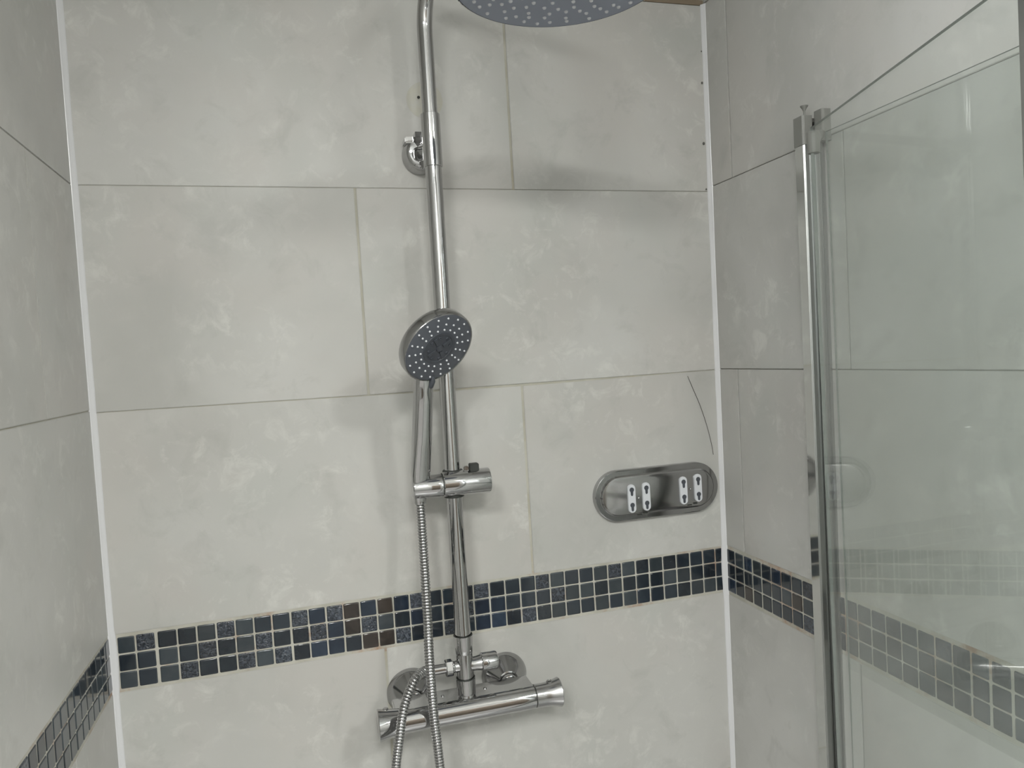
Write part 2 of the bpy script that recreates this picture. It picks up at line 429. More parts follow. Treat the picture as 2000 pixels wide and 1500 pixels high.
# ------------------------------------------------------------------ silicone beads in the corners
def bead(name, x0, x1f, side, amp, z0=-1.49, z1=.607):
    bm = bmesh.new(); n = 260; rings = []
    for i in range(n):
        z = z0+(z1-z0)*i/(n-1); x = x0+x1f*z
        nz_ = noise.noise(Vector((side*3.1, 0, z*9)))*.0011+noise.noise(Vector((side, 5, z*45)))*.0004
        wx = .0068+amp+nz_; wy = .0068+nz_*.8
        if -.39 < z < -.30: wx += .0022*math.sin((z+.39)/.09*PI)**.5
        c = V(x, 0, z)
        prof = [(-.004, .006), (wx, .0012), (wx*.97, -.0006), (wx*.72, -wy*.30), (wx*.45, -wy*.55), (wx*.2, -wy*.84), (.0006, -wy*1.0), (-.003, -wy*.97)]
        rings.append([bm.verts.new(c+V(side*a, b, 0)) for a, b in prof])
    for A, B in zip(rings, rings[1:]):
        for k in range(len(A)-1):
            bm.faces.new((A[k], A[k+1], B[k+1], B[k]))
    bmesh.ops.recalc_face_normals(bm, faces=bm.faces)
    o = tag(obj(name, bm, SEAL, smooth=True), kind='structure')
    return o
t1_ = bead('trim_1', XL, 0, 1, 0)
t2_ = bead('trim_2', .946, .010, -1, -.0008)
for i, (px_, z_, r_) in enumerate(((.9435, .530, .0011), (.9418, .478, .0018), (.9395, .378, .0022), (.9400, .302, .0014))):
    bm = bmesh.new(); bmesh.ops.create_icosphere(bm, subdivisions=2, radius=r_, matrix=Matrix.Translation((px_, -.0018, z_)) @ Matrix.Diagonal((1, .5, 1.2, 1)))
    obj('mould_spot', bm, MOULD, t2_, True)

# old adhesive ring of a former bracket + its drilled hole
bm = bmesh.new(); n = 40
for ra, rb, dd in ((.0, .0265, .0002), (.0265, .0275, .0005)):
    for i in range(n):
        a0, a1 = 2*PI*i/n, 2*PI*(i+1)/n
        P = [(.4725+r*math.cos(a), .4345+r*1.0*math.sin(a)) for r, a in ((ra, a0), (rb, a0), (rb, a1), (ra, a1))]
        vs = [bm.verts.new((x, -.0003-dd*.3, z)) for x, z in P]
        if ra == 0: bm.faces.new((vs[0], vs[1], vs[2]))
        else: bm.faces.new(vs)
bmesh.ops.remove_doubles(bm, verts=bm.verts, dist=1e-5)
ring = obj('adhesive_ring', bm, STAIN, walls['wall_back'])
nt = STAIN.node_tree
tcn = N(STAIN, 'ShaderNodeTexCoord'); nn = N(STAIN, 'ShaderNodeTexNoise'); nn.inputs['Scale'].default_value = 60; nn.inputs['Detail'].default_value = 4
L(STAIN, tcn.outputs['Object'], nn.inputs['Vector'])
L(STAIN, ramp(STAIN, nn.outputs[0], [(.35, (.44, .435, .40)), (.6, (.45, .44, .375)), (.7, (.47, .465, .44))]).outputs[0], nt.nodes['Principled BSDF'].inputs['Base Color'])
bm = bmesh.new(); add_lathe(bm, (.4635, -.0008, .4385), (0, -1, 0), [(0, 0), (0, .0022), (.0003, .0022), (.0003, 0)], 14)
obj('drill_hole', bm, BLACK, walls['wall_back'])

# ------------------------------------------------------------------ rest of the room (outside the frame, seen in reflections)
R_ = ROOM
def struct_box(name, m, *b):
    bm = bmesh.new(); add_box(bm, *b); return tag(obj(name, bm, m), kind='structure')
struct_box('floor', FLOORM, R_['xl']-.1, R_['xr']+.1, R_['yf']-.1, .1, -1.6, -1.5)
struct_box('ceiling', CEIL, R_['xl']-.1, R_['xr']+.1, R_['yf']-.1, .1, .95, 1.05)
struct_box('wall_side_left', PAINT, R_['xl']-.1, R_['xl'], R_['yf'], -1.0, -1.5, .95)
struct_box('wall_return_left', PAINT, R_['xl'], -.115, -1.05, -1.0, -1.5, .95)
struct_box('wall_front', PAINT2, R_['xl']-.1, R_['xr']+.1, R_['yf']-.1, R_['yf'], -1.5, .95)
struct_box('wall_side', PAINT, R_['xr'], R_['xr']+.1, R_['yf'], -1.251, -1.5, .95)
struct_box('wall_return', PAINT, 1.02, R_['xr'], -1.30, -1.251, -1.5, .95)
bm = bmesh.new(); add_box(bm, XL+.002, .936, -1.02, -.002, -1.4999, -1.44, .01); add_box(bm, .04, .89, -.97, -.05, -1.4402, -1.4395)
tag(obj('shower_tray', bm, TRAY), 'low white shower tray on the floor under the mixer, below the frame', 'shower tray')
bm = bmesh.new(); wx0, wx1, wz0, wz1 = FILL_WIN
for b in ((wx0-.05, wx0, wz0-.05, wz1+.05), (wx1, wx1+.05, wz0-.05, wz1+.05), (wx0, wx1, wz0-.05, wz0), (wx0, wx1, wz1, wz1+.05)):
    add_box(bm, R_['xl']+.001, R_['xl']+.033, b[0], b[1], b[2], b[3])
fill_frame = tag(obj('fill_window_1', bm, TRAY), kind='structure')
bm = bmesh.new(); add_box(bm, R_['xl']+.002, R_['xl']+.012, wx0, wx1, wz0, wz1)
obj('fill_pane', bm, emit('fill_glow', (.93, .97, 1), 6), fill_frame)  # glowing pane of the added fill window
bm = bmesh.new(); add_box(bm, .62, 1.34, R_['yf']+.001, R_['yf']+.04, -1.499, .52, .004)
door = tag(obj('reflection_door_1', bm, DOORM), kind='structure')  # unseen door added to put dark reflections in the chrome
bm = bmesh.new(); add_lathe(bm, (.62, R_['yf']+.04, -.45), (0, 1, 0), cyl_prof(0, .05, .01), 16); add_lathe(bm, (.61, R_['yf']+.085, -.45), (1, 0, 0), cyl_prof(0, .12, .009), 16)
obj('door_handle', bm, CHROME, door, True, 40)
for i, (x, y) in enumerate(LAMPS):
    t = empty('ceiling_lamp', (x, y, .95), ['round recessed ceiling lamp on the left, above and behind the viewer', 'round recessed ceiling lamp in the middle, farthest behind the viewer', 'round recessed ceiling lamp on the right, above and behind the viewer'][i], 'lamp', 'recessed ceiling lamps')
    bm = bmesh.new(); add_lathe(bm, (x, y, .9495), (0, 0, -1), [(0, .082), (0, .10), (.006, .098), (.008, .090), (.004, .082)], 36)
    obj('bezel', bm, CHROME, t, True, 40)
    bm = bmesh.new(); add_lathe(bm, (x, y, .9495), (0, 0, -1), [(0, 0), (0, .081), (.003, .081), (.003, 0)], 36)
    obj('lens', bm, LAMPM, t)

# ------------------------------------------------------------------ shower column
PX, PY = .4660, -.070
col = empty('shower_column', (PX, PY, -.445), 'chrome riser pipe of the shower with wall bracket, sliding holder and diverter', 'shower column')
bm = bmesh.new(); add_tube(bm, [(PX, PY, -.372+.71*i/20) for i in range(21)], .0117, 40)
obj('lower_pipe', bm, CHROME, col, True, 40)
# upper pipe and arm bending towards the overhead rose
hd = V(.077, -.34, 0).normalized(); HC = V(.5430, -.4100, .4200)
arm = [V(PX, PY, .325+.18*i/8) for i in range(9)]
rb = .085
for i in range(1, 17):
    a = PI/2*.97*i/16; arm.append(V(PX, PY, .505)+hd*rb*(1-math.cos(a))+V(0, 0, rb*math.sin(a)))
top = arm[-1]; end = V(HC.x, HC.y, 0)-hd*.055
for i in range(1, 9): arm.append(top.lerp(V(end.x, end.y, top.z+.004), i/8))
c0 = arm[-1].copy()
for i in range(1, 13):
    a = PI/2*i/12; arm.append(c0+hd*.055*math.sin(a)-V(0, 0, .055*(1-math.cos(a))))
arm.append(V(HC.x, HC.y, HC.z+.050))
bm = bmesh.new(); add_tube(bm, arm, .0109, 36)
obj('upper_arm', bm, CHROME, col, True, 60)
bm = bmesh.new(); add_lathe(bm, (PX, PY, .3175), (0, 0, 1), [(0, .0118), (0, .0130), (.0005, .0136), (.0735, .0136), (.074, .0130), (.074, .011)], 44)
obj('sleeve', bm, CHROME, col, True, 40)
# wall bracket: domed rosette, slotted housing, arm to the sleeve
bc = V(.4600, 0, .3500)
bm = bmesh.new(); add_lathe(bm, bc, (0, -1, 0), [(0, 0), (0, .0275), (.004, .0280), (.006, .0272), (.022, .0255), (.026, .0235), (.0285, .0195), (.0285, 0)], 44)
bmesh.ops.bisect_plane(bm, geom=bm.verts[:]+bm.edges[:]+bm.faces[:], plane_co=V(0, 0, bc.z+.014), plane_no=V(0, 0, 1), clear_outer=True)
bmesh.ops.holes_fill(bm, edges=[e for e in bm.edges if e.is_boundary])
br = obj('wall_bracket', bm, CHROME, col, True, 35)
bm = bmesh.new(); add_box(bm, bc.x-.026, bc.x+.026, -.030, -.004, bc.z+.0125, bc.z+.0215, .0016)
add_prism(bm, [(bc.x-.010, -.010), (bc.x+.016, -.010), (bc.x+.016, -.029), (bc.x-.010, -.029)], bc.z+.0215, bc.z+.029)
obj('bracket_cap', bm, CHROME, br, True, 30)
bm = bmesh.new(); add_lathe(bm, (bc.x-.006, -.0275, bc.z-.004), (0, -1, 0), [(0, .0105), (.0022, .0108), (.0034, .0098), (.0034, .0078), (.0012, .0070), (.0012, 0)], 32)
for dx, dz, w_, h_ in ((-.012, .0165, .010, .0012), (.008, .0165, .009, .0012), (-.001, .0165, .0012, .008)):
    add_box(bm, bc.x+dx-w_, bc.x+dx+w_, -.0312, -.0295, bc.z+dz-h_, bc.z+dz+h_, .0004)
obj('bracket_screw', bm, CHROME, br, True, 30)
bm = bmesh.new(); add_tube(bm, [(bc.x+.002, -.026, .353), (PX, -.045, .3535), (PX, -.060, .354)], .010, 28)
obj('bracket_arm', bm, CHROME, col, True, 50)

# diverter under the riser
bm = bmesh.new(); add_lathe(bm, (PX, PY, -.4460), (0, 0, 1), [(.0, .0118), (.0, .0128), (.002, .0136), (.0055, .0140), (.025, .0140), (.0255, .0132), (.026, .0122), (.062, .0122), (.0625, .0126), (.075, .0136), (.0885, .0140), (.089, .0134), (.089, .0117)], 48)
dv = obj('diverter_body', bm, CHROME, col, True, 35)
for zz in (-.4205, -.3574):
    bm = bmesh.new(); add_lathe(bm, (PX, PY, zz), (0, 0, 1), [(0, .0128), (0, .0138), (.0012, .0138), (.0012, .0128)], 44)
    obj('seal_ring', bm, BLACK, dv, True, 30)
zd = -.4020
bm = bmesh.new(); add_lathe(bm, (PX, PY, zd), (1, 0, 0), [(0, .0095), (.016, .0100), (.024, .0112), (.0245, .0122)], 36)
add_lathe(bm, (PX, PY, zd), (1, 0, 0), [(.0245, .0100), (.0245, .0128), (.0255, .0134), (.0455, .0134), (.0478, .0126), (.0488, .0108), (.0488, 0)], 40)
obj('diverter_knob', bm, CHROME, col, True, 30)
bm = bmesh.new(); add_lathe(bm, (PX, PY, zd), (-1, 0, 0), [(0, .0085), (.010, .0088), (.015, .0078), (.018, .0088), (.020, .0088)], 32)
add_lathe(bm, (PX, PY, zd), (-1, 0, 0), [(.018, .006), (.018, .0110), (.0195, .0122), (.0275, .0122), (.029, .0110), (.029, .006)], 6)
for f in bm.faces: f.smooth = len(f.verts) == 4
add_lathe(bm, (PX, PY, zd), (-1, 0, 0), [(.028, .0068), (.048, .0072), (.049, .0078), (.056, .0078), (.057, .006), (.057, 0)], 28)
obj('hose_outlet', bm, CHROME, dv, True, 25)

# sliding holder
SC = V(PX, -.080, -.1335)
bm = bmesh.new()
add_lathe(bm, (SC.x, SC.y, SC.z), (1, 0, 0), [(-.0175, 0), (-.0175, .0168), (-.0165, .0176), (.0495, .0180), (.0508, .0174), (.0512, .0160), (.0512, 0)], 56)
sl = obj('slider_body', bm, CHROME, col, True, 35)
bm = bmesh.new(); add_lathe(bm, (SC.x-.0175, SC.y, SC.z), (-1, 0, 0), [(0, 0), (0, .0160), (.0012, .0160), (.0012, 0)], 44)
obj('slider_groove', bm, BLACK, sl, True, 30)
bm = bmesh.new()
add_lathe(bm, (SC.x-.0187, SC.y, SC.z-.001), (-1, 0, 0), [(0, 0), (0, .0162), (.0015, .0166), (.016, .0162), (.038, .0150), (.0410, .0142), (.0422, .0126), (.0422, 0)], 48)
hold = obj('holder_cone', bm, CHROME, sl, True, 35)
bm = bmesh.new()
for zz, s_ in ((SC.z+.0165, 1), (SC.z-.0190, -1)):
    add_lathe(bm, (PX, PY, zz), (0, 0, s_), [(-.006, .0119), (-.006, .0150), (.0012, .0146), (.0022, .0134), (.0022, .0119)], 40)
obj('pipe_gasket', bm, BLACK, sl, True, 30)
bm = bmesh.new(); add_box(bm, .4885, .5015, -.088, -.075, SC.z+.015, SC.z+.0265, .001)
obj('lock_button', bm, BLACK, sl)
bm = bmesh.new(); add_box(bm, .4805, .4870, -.084, -.078, SC.z+.014, SC.z+.0235, .001)
obj('button_spring_plate', bm, STEEL, sl)

# ------------------------------------------------------------------ overhead rose
head = empty('overhead_shower', HC, 'large round overhead shower rose with blue-grey face and pale nozzles', 'shower head')
bm = bmesh.new(); RH = .1105
add_lathe(bm, HC, (0, 0, 1), [(0, RH-.0015), (.0006, RH), (.0035, RH), (.0045, RH-.001), (.0075, RH*.6), (.012, .030), (.016, .0), ], 96)
obj('shell', bm, CHROME, head, True, 40)
bm = bmesh.new(); add_lathe(bm, HC, (0, 0, 1), [(.002, 0), (.0, 0.001), (0, RH-.0022), (.002, RH-.0015)], 96)
obj('face_plate', bm, FACE, head, True, 40)
bm = bmesh.new(); add_lathe(bm, HC+V(0, 0, .012), (0, 0, 1), [(0, .018), (.006, .018), (.008, .0145), (.030, .0145), (.032, .0135), (.042, .0125), (.042, 0)], 36)
obj('swivel_nut', bm, CHROME, head, True, 35)
bm = bmesh.new()
def noz(bm, c, n, r, h, seg=8):
    add_lathe_nr(bm, c, n, [(0, r), (h*.8, r*.8), (h, r*.55), (h, 0)], seg)
def add_lathe_nr(bm, origin, axis, prof, seg):
    a, u, v = frame_of(Vector(axis)); o = Vector(origin); rings = []
    for t, r in prof:
        rings.append([bm.verts.new(o+a*t)] if r < 1e-6 else [bm.verts.new(o+a*t+(u*math.cos(2*PI*i/seg)+v*math.sin(2*PI*i/seg))*r) for i in range(seg)])
    for A, B in zip(rings, rings[1:]):
        for i in range(seg):
            j = (i+1) % seg
            f = bm.faces.new((A[i], A[j], B[0]) if len(B) == 1 else (A[i], A[j], B[j], B[i])); f.smooth = True
for j, r in enumerate((.013, .026, .038, .050, .062, .0735, .085, .0965)):
    n_ = max(5, round(2*PI*r/.0195))
    for a_ in range(n_):
        an = 2*PI*(a_+.5*(j % 2))/n_+.05*math.sin(a_*1.3+j)
        rr = r+.0022*math.sin(a_*2.1+j*1.7)
        noz(bm, HC+V(rr*math.cos(an), rr*math.sin(an), 0), (0, 0, -1), .0023, .0018, 10)
tag(obj('nozzles', bm, NOZ, head), kind='stuff')

# ------------------------------------------------------------------ hand shower
Fc = V(.4410, -.1600, .0597); Fn = V(.3740, -.7257, -.5775).normalized(); RF = .0528
hb = V(.4150, -.0755, -.1560)       # handle bottom in the holder
hs = empty('hand_shower', hb, 'chrome hand shower with dark grey round face, resting upright in the sliding holder', 'hand shower')
bm = bmesh.new(); add_lathe(bm, Fc, -Fn, [(-.0002, RF-.0022), (-.0006, RF-.0008), (.0006, RF), (.012, RF*1.0), (.0155, RF*.975), (.019, RF*.90), (.023, RF*.6), (.024, 0)], 80)
obj('head_shell', bm, STEEL, hs, True, 40)
bm = bmesh.new(); add_lathe(bm, Fc, Fn, [(-.002, RF-.0016), (.0002, RF-.0024), (.0006, RF-.0035), (.0006, .0), ], 80)
fp = obj('face_plate', bm, FACE2, hs, True, 40)
u_ = Fn.cross(V(0, 0, 1)).normalized(); v_ = u_.cross(Fn).normalized()
if v_.z < 0: v_ = -v_
def onface(r, a, h=.0006): return Fc+Fn*h+(u_*math.cos(a)+v_*math.sin(a))*r
bm = bmesh.new()
for k in range(18):
    an = 2*PI*(k+.25)/18
    for r, da in ((.0285, 0), (.0365, .02), (.0455, .05 if k % 2 else .03)):
        noz(bm, onface(r, an+da), Fn, .0014, .0016)
tag(obj('nozzles', bm, NOZ, fp), kind='stuff')
bm = bmesh.new(); add_lathe(bm, Fc, Fn, [(.0006, .0245), (.0014, .0242), (.0014, .0205), (.0008, .0200), (.0008, .0)], 56)
for k in range(4):
    an = PI/4+k*PI/2+.1; d = (u_*math.cos(an)+v_*math.sin(an)); e = Fn.cross(d)
    P = []
    for h in (.0007, .0024):
        for s_, t_ in ((.006, -.0022), (.0185, -.0030), (.0185, .0030), (.006, .0022)): P.append(Fc+Fn*h+d*s_+e*t_)
    add_hexa(bm, P, .0004)
for k in range(8):
    an = k*PI/4+.48; add_lathe(bm, onface(.0165, an, .0007), Fn, [(0, .0022), (.0014, .0018), (.0014, .0010), (.0006, .0008), (.0006, 0)], 12)
add_lathe(bm, Fc, Fn, [(.0006, .0050), (.0026, .0045), (.0026, 0)], 24)
obj('centre_boss', bm, FACE3, fp, True, 35)
# handle : flattened tapering bar
ha = Fc-Fn*.016-v_*.046; ha = V(.4245, -.1235, .0235)
bm = bmesh.new(); rings = []; n = 40; seg = 32
path = catmull([hb, hb.lerp(ha, .2), hb.lerp(ha, .42), hb.lerp(ha, .62), hb.lerp(ha, .82), ha, Fc-Fn*.014-v_*.018], 8)
for i, p in enumerate(path):
    t = i/(len(path)-1)
    ax = (path[min(i+1, len(path)-1)]-path[max(i-1, 0)]).normalized()
    sx = V(.97, .2, 0); sx = (sx-ax*sx.dot(ax)).normalized(); sy = ax.cross(sx)
    ra = .0085+.0055*min(1, t*5)-.0012*t; rb_ = .0075+.0035*min(1, max(0, t-.15)*4)
    if t > .85: ra += (t-.85)*.03
    ring_ = []
    for k in range(seg):
        a = 2*PI*k/seg; c_, s_ = math.cos(a), math.sin(a)
        e_ = .72
        ring_.append(bm.verts.new(p+sx*ra*math.copysign(abs(c_)**e_, c_)+sy*rb_*math.copysign(abs(s_)**e_, s_)))
    rings.append(ring_)
for A, B in zip(rings, rings[1:]):
    for k in range(seg): bm.faces.new((A[k], A[(k+1) % seg], B[(k+1) % seg], B[k]))
bm.faces.new(rings[0]); bm.faces.new(rings[-1]); bmesh.ops.recalc_face_normals(bm, faces=bm.faces)
obj('handle', bm, CHROME, hs, True, 50)
# selector lever under the rim
lv = Fc-v_*RF*.93+u_*(.012 if u_.x > 0 else -.012)*-0+Fn*.001
lv = Fc-v_*(RF-.001)+Fn*.0005
side_ = u_ if u_.x > 0 else -u_
lv = lv+side_*.008
bm = bmesh.new(); add_tube(bm, [lv+v_*.006-Fn*.001, lv+Fn*.0015, lv-v_*.008+Fn*.001, lv-v_*.015-Fn*.004], [.0022, .0036, .0042, .0034], 16)
obj('spray_selector', bm, FACE3, hs, True, 60)

# ------------------------------------------------------------------ hose
hose = empty('shower_hose', (.41, -.085, -.17), 'ribbed metal shower hose looping from the hand shower down past the mixer bar', 'hose')
strand1 = [(.4150, -.0765, -.1560), (.4150, -.0800, -.178), (.4140, -.087, -.215), (.4120, -.100, -.262), (.4095, -.115, -.315), (.4075, -.122, -.372), (.4085, -.122, -.440), (.4125, -.121, -.515), (.4160, -.118, -.60), (.4135, -.112, -.70), (.4000, -.108, -.78), (.3780, -.108, -.815), (.3540, -.109, -.79), (.3430, -.111, -.70), (.3440, -.115, -.60), (.3510, -.118, -.52), (.3600, -.118, -.468), (.3700, -.112, -.428), (.3860, -.100, -.402), (.4000, -.084, -.397), (.4080, -.072, -.4010)]
pth = catmull(strand1, 100)
# resample evenly
acc = [0]
for a, b in zip(pth, pth[1:]): acc.append(acc[-1]+(b-a).length)
step = .00052; nn_ = int(acc[-1]/step); pts = []; j = 0
for i in range(nn_+1):
    s = acc[-1]*i/nn_
    while j < len(acc)-2 and acc[j+1] < s: j += 1
    t = (s-acc[j])/max(1e-9, acc[j+1]-acc[j]); pts.append(pth[j].lerp(pth[j+1], t))
rad = [(.0050, .0062, .0065, .0067, .0067, .0067, .0065, .0062)[i % 8] for i in range(len(pts))]
bm = bmesh.new(); add_tube(bm, pts, rad, 14)
obj('ribbed_tube', bm, CHROME, hose, True, 28)
bm = bmesh.new(); add_lathe(bm, (.4150, -.0760, -.150), (0, -.1, -1), [(0, .0060), (0, .0076), (.005, .0078), (.0075, .0072), (.008, .0060)], 28)
obj('hose_nut', bm, CHROME, hose, True, 35)
bm = bmesh.new(); add_lathe(bm, (.4080, -.0700, -.4020), V(-.5, -.55, .12), [(-.003, 0), (-.003, .0082), (.004, .0086), (.012, .0078), (.016, .0064)], 28)
obj('hose_nut', bm, CHROME, hose, True, 35)

# ------------------------------------------------------------------ bar mixer valve
VY, VZ = -.080, -.4625
mx = empty('mixer_valve', (.47, -.06, -.48), 'chrome thermostatic bar mixer on the wall below the mosaic band', 'mixer')
RB = .0168
def dprof():
    P = []
    for i in range(25):
        a = PI/2+PI*1.18*i/24
        P.append((VY+RB*math.cos(a), VZ+RB*math.sin(a)))
    return P
P = dprof()
P += [(-.060, VZ-.0100), (-.047, VZ+.0050), (-.0420, VZ+.0105), (-.0405, VZ+.0150), (-.0415, VZ+RB), (-.0435, VZ+RB+.0003)]
bm = bmesh.new(); x0, x1 = .4105, .5645
A = [bm.verts.new((x0, y, z)) for y, z in P]; B = [bm.verts.new((x1, y, z)) for y, z in P]
for i in range(len(P)):
    bm.faces.new((A[i], A[(i+1) % len(P)], B[(i+1) % len(P)], B[i]))
bm.faces.new(A); bm.faces.new(B[::-1]); bmesh.ops.recalc_face_normals(bm, faces=bm.faces)
bar = obj('bar_body', bm, CHROME, mx, True, 30)
bm = bmesh.new(); add_box(bm, .360, .4105, -.084, -.0415, VZ+.0095, VZ+RB, .0015)
obj('bar_shelf', bm, CHROME, mx, True, 30)
# outlet boss under the riser
bm = bmesh.new(); add_lathe(bm, (PX, PY, VZ+.010), (0, 0, 1), [(0, .0150), (.004, .0145), (.0065, .0140), (.016, .0132), (.0175, .0125)], 40)
obj('outlet_boss', bm, CHROME, mx, True, 35)
def handle(x0, s, Ln, flare):
    bm = bmesh.new()
    pr = [(0, .0), (0, .0162), (.0006, RB)]
    m_ = 14
    for i in range(1, m_+1):
        t = i/m_; pr.append((.0006+t*(Ln-.004), RB+flare*max(0, (t-.35)/.65)**1.9))
    pr += [(Ln-.0015, RB+flare+.0004), (Ln-.0004, RB+flare-.0006), (Ln, RB+flare-.0025), (Ln-.001, RB+flare-.005), (Ln-.0025, 0)]
    add_lathe(bm, (x0, VY, VZ), (s, 0, 0), pr, 56)
    return bm
rh = obj('temperature_handle', handle(.5660, 1, .0400, .0040), CHROME_OLD, mx, True, 40)
lh = obj('flow_handle', handle(.4090, -1, .0740, .0050), CHROME, mx, True, 40)
bm = bmesh.new(); add_lathe(bm, (.5905, VY+.001, VZ+.0165), (0, -.15, 1), [(0, .0048), (.0022, .0046), (.0026, .0038), (.0018, .0030), (.0022, .0)], 24)
obj('stop_button', bm, CHROME, rh, True, 35)
bm = bmesh.new(); add_lathe(bm, (.3475, VY+.004, VZ+.0160), (0, 0, 1), [(0, .0042), (.0046, .0040), (.0056, .0028), (.0056, 0)], 20)
obj('stop_button', bm, CHROME, lh, True, 35)
for xx in (.4100, .5655):
    bm = bmesh.new(); add_lathe(bm, (xx-.0007, VY, VZ), (1, 0, 0), [(0, 0), (0, RB-.0006), (.0014, RB-.0006), (.0014, 0)], 44)
    obj('seam_ring', bm, BLACK, bar, True, 30)
for xx in (.432, .496):
    bm = bmesh.new(); add_lathe(bm, (xx, -.060, VZ+RB), (0, 0, 1), [(-.001, .0026), (.0012, .0024), (.0018, .0014), (.0018, 0)], 16)
    obj('grub_screw', bm, CHROME, bar, True, 35)
for xx in (.3935, .5410):
    bm = bmesh.new(); add_lathe(bm, (xx, 0, -.4570), (0, -1, 0), [(0, .0355), (.0008, .0362), (.0022, .0360), (.010, .0310), (.018, .0240), (.025, .0180), (.0275, .0160), (.0280, .0145), (.0270, .013)], 56)
    ro = obj('wall_rosette', bm, STEEL, mx, True, 30)
    bm = bmesh.new(); add_lathe(bm, (xx, -.020, -.4570), (0, -1, 0), [(0, .0128), (.014, .0128), (.0155, .0118), (.0160, .0105), (.030, .0105)], 40)
    obj('inlet_union', bm, CHROME, ro, True, 35)

# ------------------------------------------------------------------ soap basket back plate
pc = V(.8178, 0, -.1945)
pl = empty('basket_mount', pc, 'oval polished steel wall plate with four white keyhole strips, basket removed', 'wall plate')
def stadium(cx, cz, hw, hh, n=20):
    P = []
    for i in range(n+1):
        a = -PI/2+PI*i/n; P.append((cx+(hw-hh)+hh*math.cos(a), cz+hh*math.sin(a)))
    for i in range(n+1):
        a = PI/2+PI*i/n; P.append((cx-(hw-hh)+hh*math.cos(a), cz+hh*math.sin(a)))
    return P
def add_stadium(bm, cx, cz, layers, n=20, capf=True):
    rings = []
    for hw, hh, y in layers: rings.append([bm.verts.new((x, y, z)) for x, z in stadium(cx, cz, hw, hh, n)])
    m_ = len(rings[0])
    for A, B in zip(rings, rings[1:]):
        for i in range(m_): bm.faces.new((A[i], A[(i+1) % m_], B[(i+1) % m_], B[i]))
    if capf: bm.faces.new(rings[-1])
    bmesh.ops.recalc_face_normals(bm, faces=bm.faces)
bm = bmesh.new()
HW, HH = .1115, .0415
add_stadium(bm, pc.x, pc.z, [(HW, HH, 0), (HW, HH, -.0095), (HW-.0004, HH-.0004, -.0105), (HW-.0014, HH-.0014, -.0112), (HW-.0085, HH-.0085, -.0112), (HW-.0095, HH-.0095, -.0120), (HW-.0115, HH-.0115, -.0150), (HW-.0140, HH-.0140, -.0156)])
obj('plate', bm, STEEL, pl, True, 25)
strips = [(.7675, -.1995), (.7935, -.1988), (.8610, -.1962), (.8880, -.1945)]
for sx_, sz_ in strips:
    bm = bmesh.new(); hw, hh, h = .0067, .0232, .0052
    outer = []
    n = 12
    for i in range(n+1): a = PI*i/n; outer.append((sx_+hw*math.cos(a), sz_+(hh-hw)+hw*math.sin(a)))
    for i in range(n+1): a = PI+PI*i/n; outer.append((sx_+hw*math.cos(a), sz_-(hh-hw)+hw*math.sin(a)))
    rings = []
    for k_, y_ in ((1, -.0150), (1, -.0182), (.93, -.0190)):
        rings.append([bm.verts.new((sx_+(x-sx_)*k_, y_, sz_+(z-sz_)*(1-(1-k_)*.4))) for x, z in outer])
    for A, B in zip(rings, rings[1:]):
        for i in range(len(A)): bm.faces.new((A[i], A[(i+1) % len(A)], B[(i+1) % len(A)], B[i]))
    bm.faces.new(rings[-1]); bmesh.ops.recalc_face_normals(bm, faces=bm.faces)
    st = obj('keyhole_strip', bm, WHITEPL, pl)
    st['label'] = 'white keyhole strip'
    for dz in (.0125, -.0125):
        bm = bmesh.new(); kp = []
        for i in range(13):
            a = -PI*.30+PI*1.60*i/12; kp.append((sx_+.0040*math.cos(a), sz_+dz+.0020+.0040*math.sin(a)))
        for i in range(7):
            a = PI+PI*i/6; kp.append((sx_+.0021*math.cos(a), sz_+dz-.0060+.0021*math.sin(a)))
        a_ = [bm.verts.new((x, -.0189, z)) for x, z in kp]; b_ = [bm.verts.new((x, -.01915, z)) for x, z in kp]
        for i in range(len(kp)): bm.faces.new((a_[i], a_[(i+1) % len(kp)], b_[(i+1) % len(kp)], b_[i]))
        bm.faces.new(b_); bmesh.ops.recalc_face_normals(bm, faces=bm.faces)
        obj('keyhole', bm, FACE3, st)
for rx, rz in ((.7805, -.2000), (.8745, -.1955)):
    bm = bmesh.new(); add_lathe(bm, (rx, -.0155, rz), (0, -1, 0), [(0, .0022), (.0012, .0020), (.0018, .0010), (.0019, 0)], 14)
    obj('rivet', bm, CHROME, pl, True, 50)
for rx, rz, w_ in ((.7860, -.2268, .0105), (.8770, -.2215, .0105)):
    bm = bmesh.new(); add_box(bm, rx-w_*.9, rx-w_*.1, -.0165, -.0135, rz-.0012, rz+.0004, .0003); add_box(bm, rx+w_*.15, rx+w_*.85, -.0168, -.0135, rz+.0006, rz+.0026, .0003)
    obj('hook_slot', bm, BLACK, pl)

# ------------------------------------------------------------------ stray hair on the wall
bm = bmesh.new()
hp = catmull([(.8880, -.0012, -.0085), (.8960, -.0025, -.030), (.9080, -.0028, -.060), (.9190, -.0022, -.095), (.9265, -.0018, -.128), (.9290, -.0012, -.1445)], 10)
add_tube(bm, hp, .00042, 6)
tag(obj('hair_strand', bm, HAIR, smooth=True), 'single long dark hair stuck to the wall above the oval steel plate', 'hair')

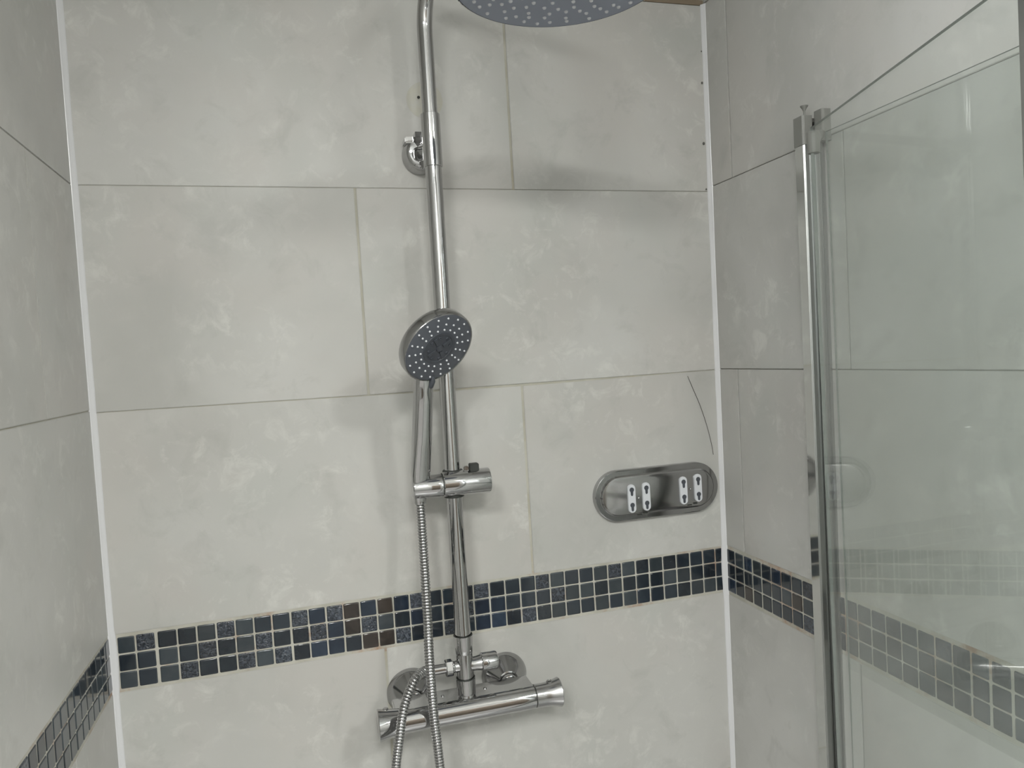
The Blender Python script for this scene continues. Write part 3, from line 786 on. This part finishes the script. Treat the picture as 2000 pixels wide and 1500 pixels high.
# ------------------------------------------------------------------ glass screen
scr = empty('shower_screen', (.935, -.28, -1.5), 'folding frameless glass shower screen hinged on an aluminium wall channel at the right', 'shower screen')
ZB = -1.435
def prism_part(name, pts, z0, z1, m, parent, label=None):
    bm = bmesh.new(); add_prism(bm, pts, z0, z1)
    bmesh.ops.bevel(bm, geom=[e for e in bm.edges if abs(e.verts[0].co.z-e.verts[1].co.z) > .01], offset=.0006, segments=2, affect='EDGES')
    return obj(name, bm, m, parent)
XW = .9490
prism_part('wall_channel', [(XW, -.262), (.9215, -.262), (.9215, -.2795), (.9230, -.2805), (.9300, -.2805), (.9305, -.2785), (.9370, -.2780), (XW, -.2780)], ZB, .300, ALU_SHINY, scr)
_wc = scr.children[0]; _wc.data.materials.append(ALU)
for p in _wc.data.polygons:
    if p.normal.x > -.8: p.material_index = 1
prism_part('hinge_profile', [(XW, -.2785), (.9360, -.2785), (.9345, -.2800), (.9350, -.2860), (.9385, -.2868), (.9395, -.2840), (.9430, -.2840), (.9440, -.2868), (XW, -.2868)], ZB, .302, ALU, scr)
c1 = prism_part('channel_cap', [(XW+.001, -.2615), (.9205, -.2615), (.9205, -.2800), (.9225, -.2815), (.9355, -.2815), (.9355, -.2700), (XW+.001, -.2700)], .2985, .3365, GREYCAP, scr)
c2 = prism_part('hinge_cap', [(XW+.001, -.2835), (.9365, -.2835), (.9355, -.2870), (.9360, -.2990), (.9390, -.3000), (XW+.001, -.3000)], .2990, .3400, GREYCAP, scr)
bm = bmesh.new(); add_tube(bm, catmull([(.9370, -.2740, .3200), (.9385, -.2760, .3260), (.9400, -.2800, .3270), (.9410, -.2850, .3265), (.9410, -.288, .3200)], 6), .0026, 12)
obj('pivot_hook', bm, ALU, scr, True, 50)
bm = bmesh.new(); add_lathe(bm, (.9290, -.2745, .335), (0, 0, 1), [(0, .0014), (.0085, .0014), (.0120, .0030), (.0150, .0052), (.0158, .0052), (.0162, 0)], 18)
obj('raised_screw', bm, GREYCAP, scr, True, 35)
def panel(name, a, b, th, z0, z1, label=None):
    a = Vector((*a, 0)); b = Vector((*b, 0)); d = (b-a).normalized(); n = V(-d.y, d.x, 0)*th/2
    bm = bmesh.new(); P = [(a-n), (b-n), (b+n), (a+n)]
    add_hexa(bm, [V(p.x, p.y, z0) for p in P]+[V(p.x, p.y, z1) for p in P])
    o = obj(name, bm, [GLASS, GLASS_EDGE], scr)
    for p in o.data.polygons:
        if abs(p.normal.dot(n.normalized())) < .5: p.material_index = 1
    if label: o['label'] = label
    return o
PANEL_T = .0038
TH = math.radians(15.3)
ha_ = V(.9325, -.2835, 0); pd = V(-math.sin(TH), -math.cos(TH), 0)
ha_ = V(.8295, -.4150, 0); pe = ha_+pd*.352
panel('glass_panel', (ha_.x, ha_.y), (pe.x, pe.y), PANEL_T, ZB, .2775, 'clear glass leaf angled into the shower')
panel('glass_panel', (.9405, -.3015), (.9405, -.660), .003, ZB, .3095, 'clear glass leaf folded flat beside the wall')
nn2 = V(-pd.y, pd.x, 0)
q = [pe+nn2*.007-pd*.003, pe-nn2*.007-pd*.003, pe-nn2*.007+pd*.022, pe+nn2*.007+pd*.022]
prism_part('end_profile', [(p.x, p.y) for p in q], ZB, .300, ALU, scr)
for za in (.262, -1.30):
    bm = bmesh.new(); a_ = V(.9360, -.2960, za+.046 if za > 0 else za); b_ = V(.8330, -.4130, za)
    add_tube(bm, [a_, a_.lerp(b_, .5), b_], .0055, 14); add_lathe(bm, b_-V(0, 0, .012), (0, 0, 1), cyl_prof(0, .024, .007), 20)
    obj('pivot_arm', bm, GREYCAP, scr, True, 40)
# the wall parts follow the slightly leaning wall
for o in list(scr.children):
    if o.name.split('.')[0] in ('wall_channel', 'hinge_profile', 'channel_cap', 'hinge_cap'):
        for v in o.data.vertices: v.co.x += XR(v.co.z)-.949-.0003
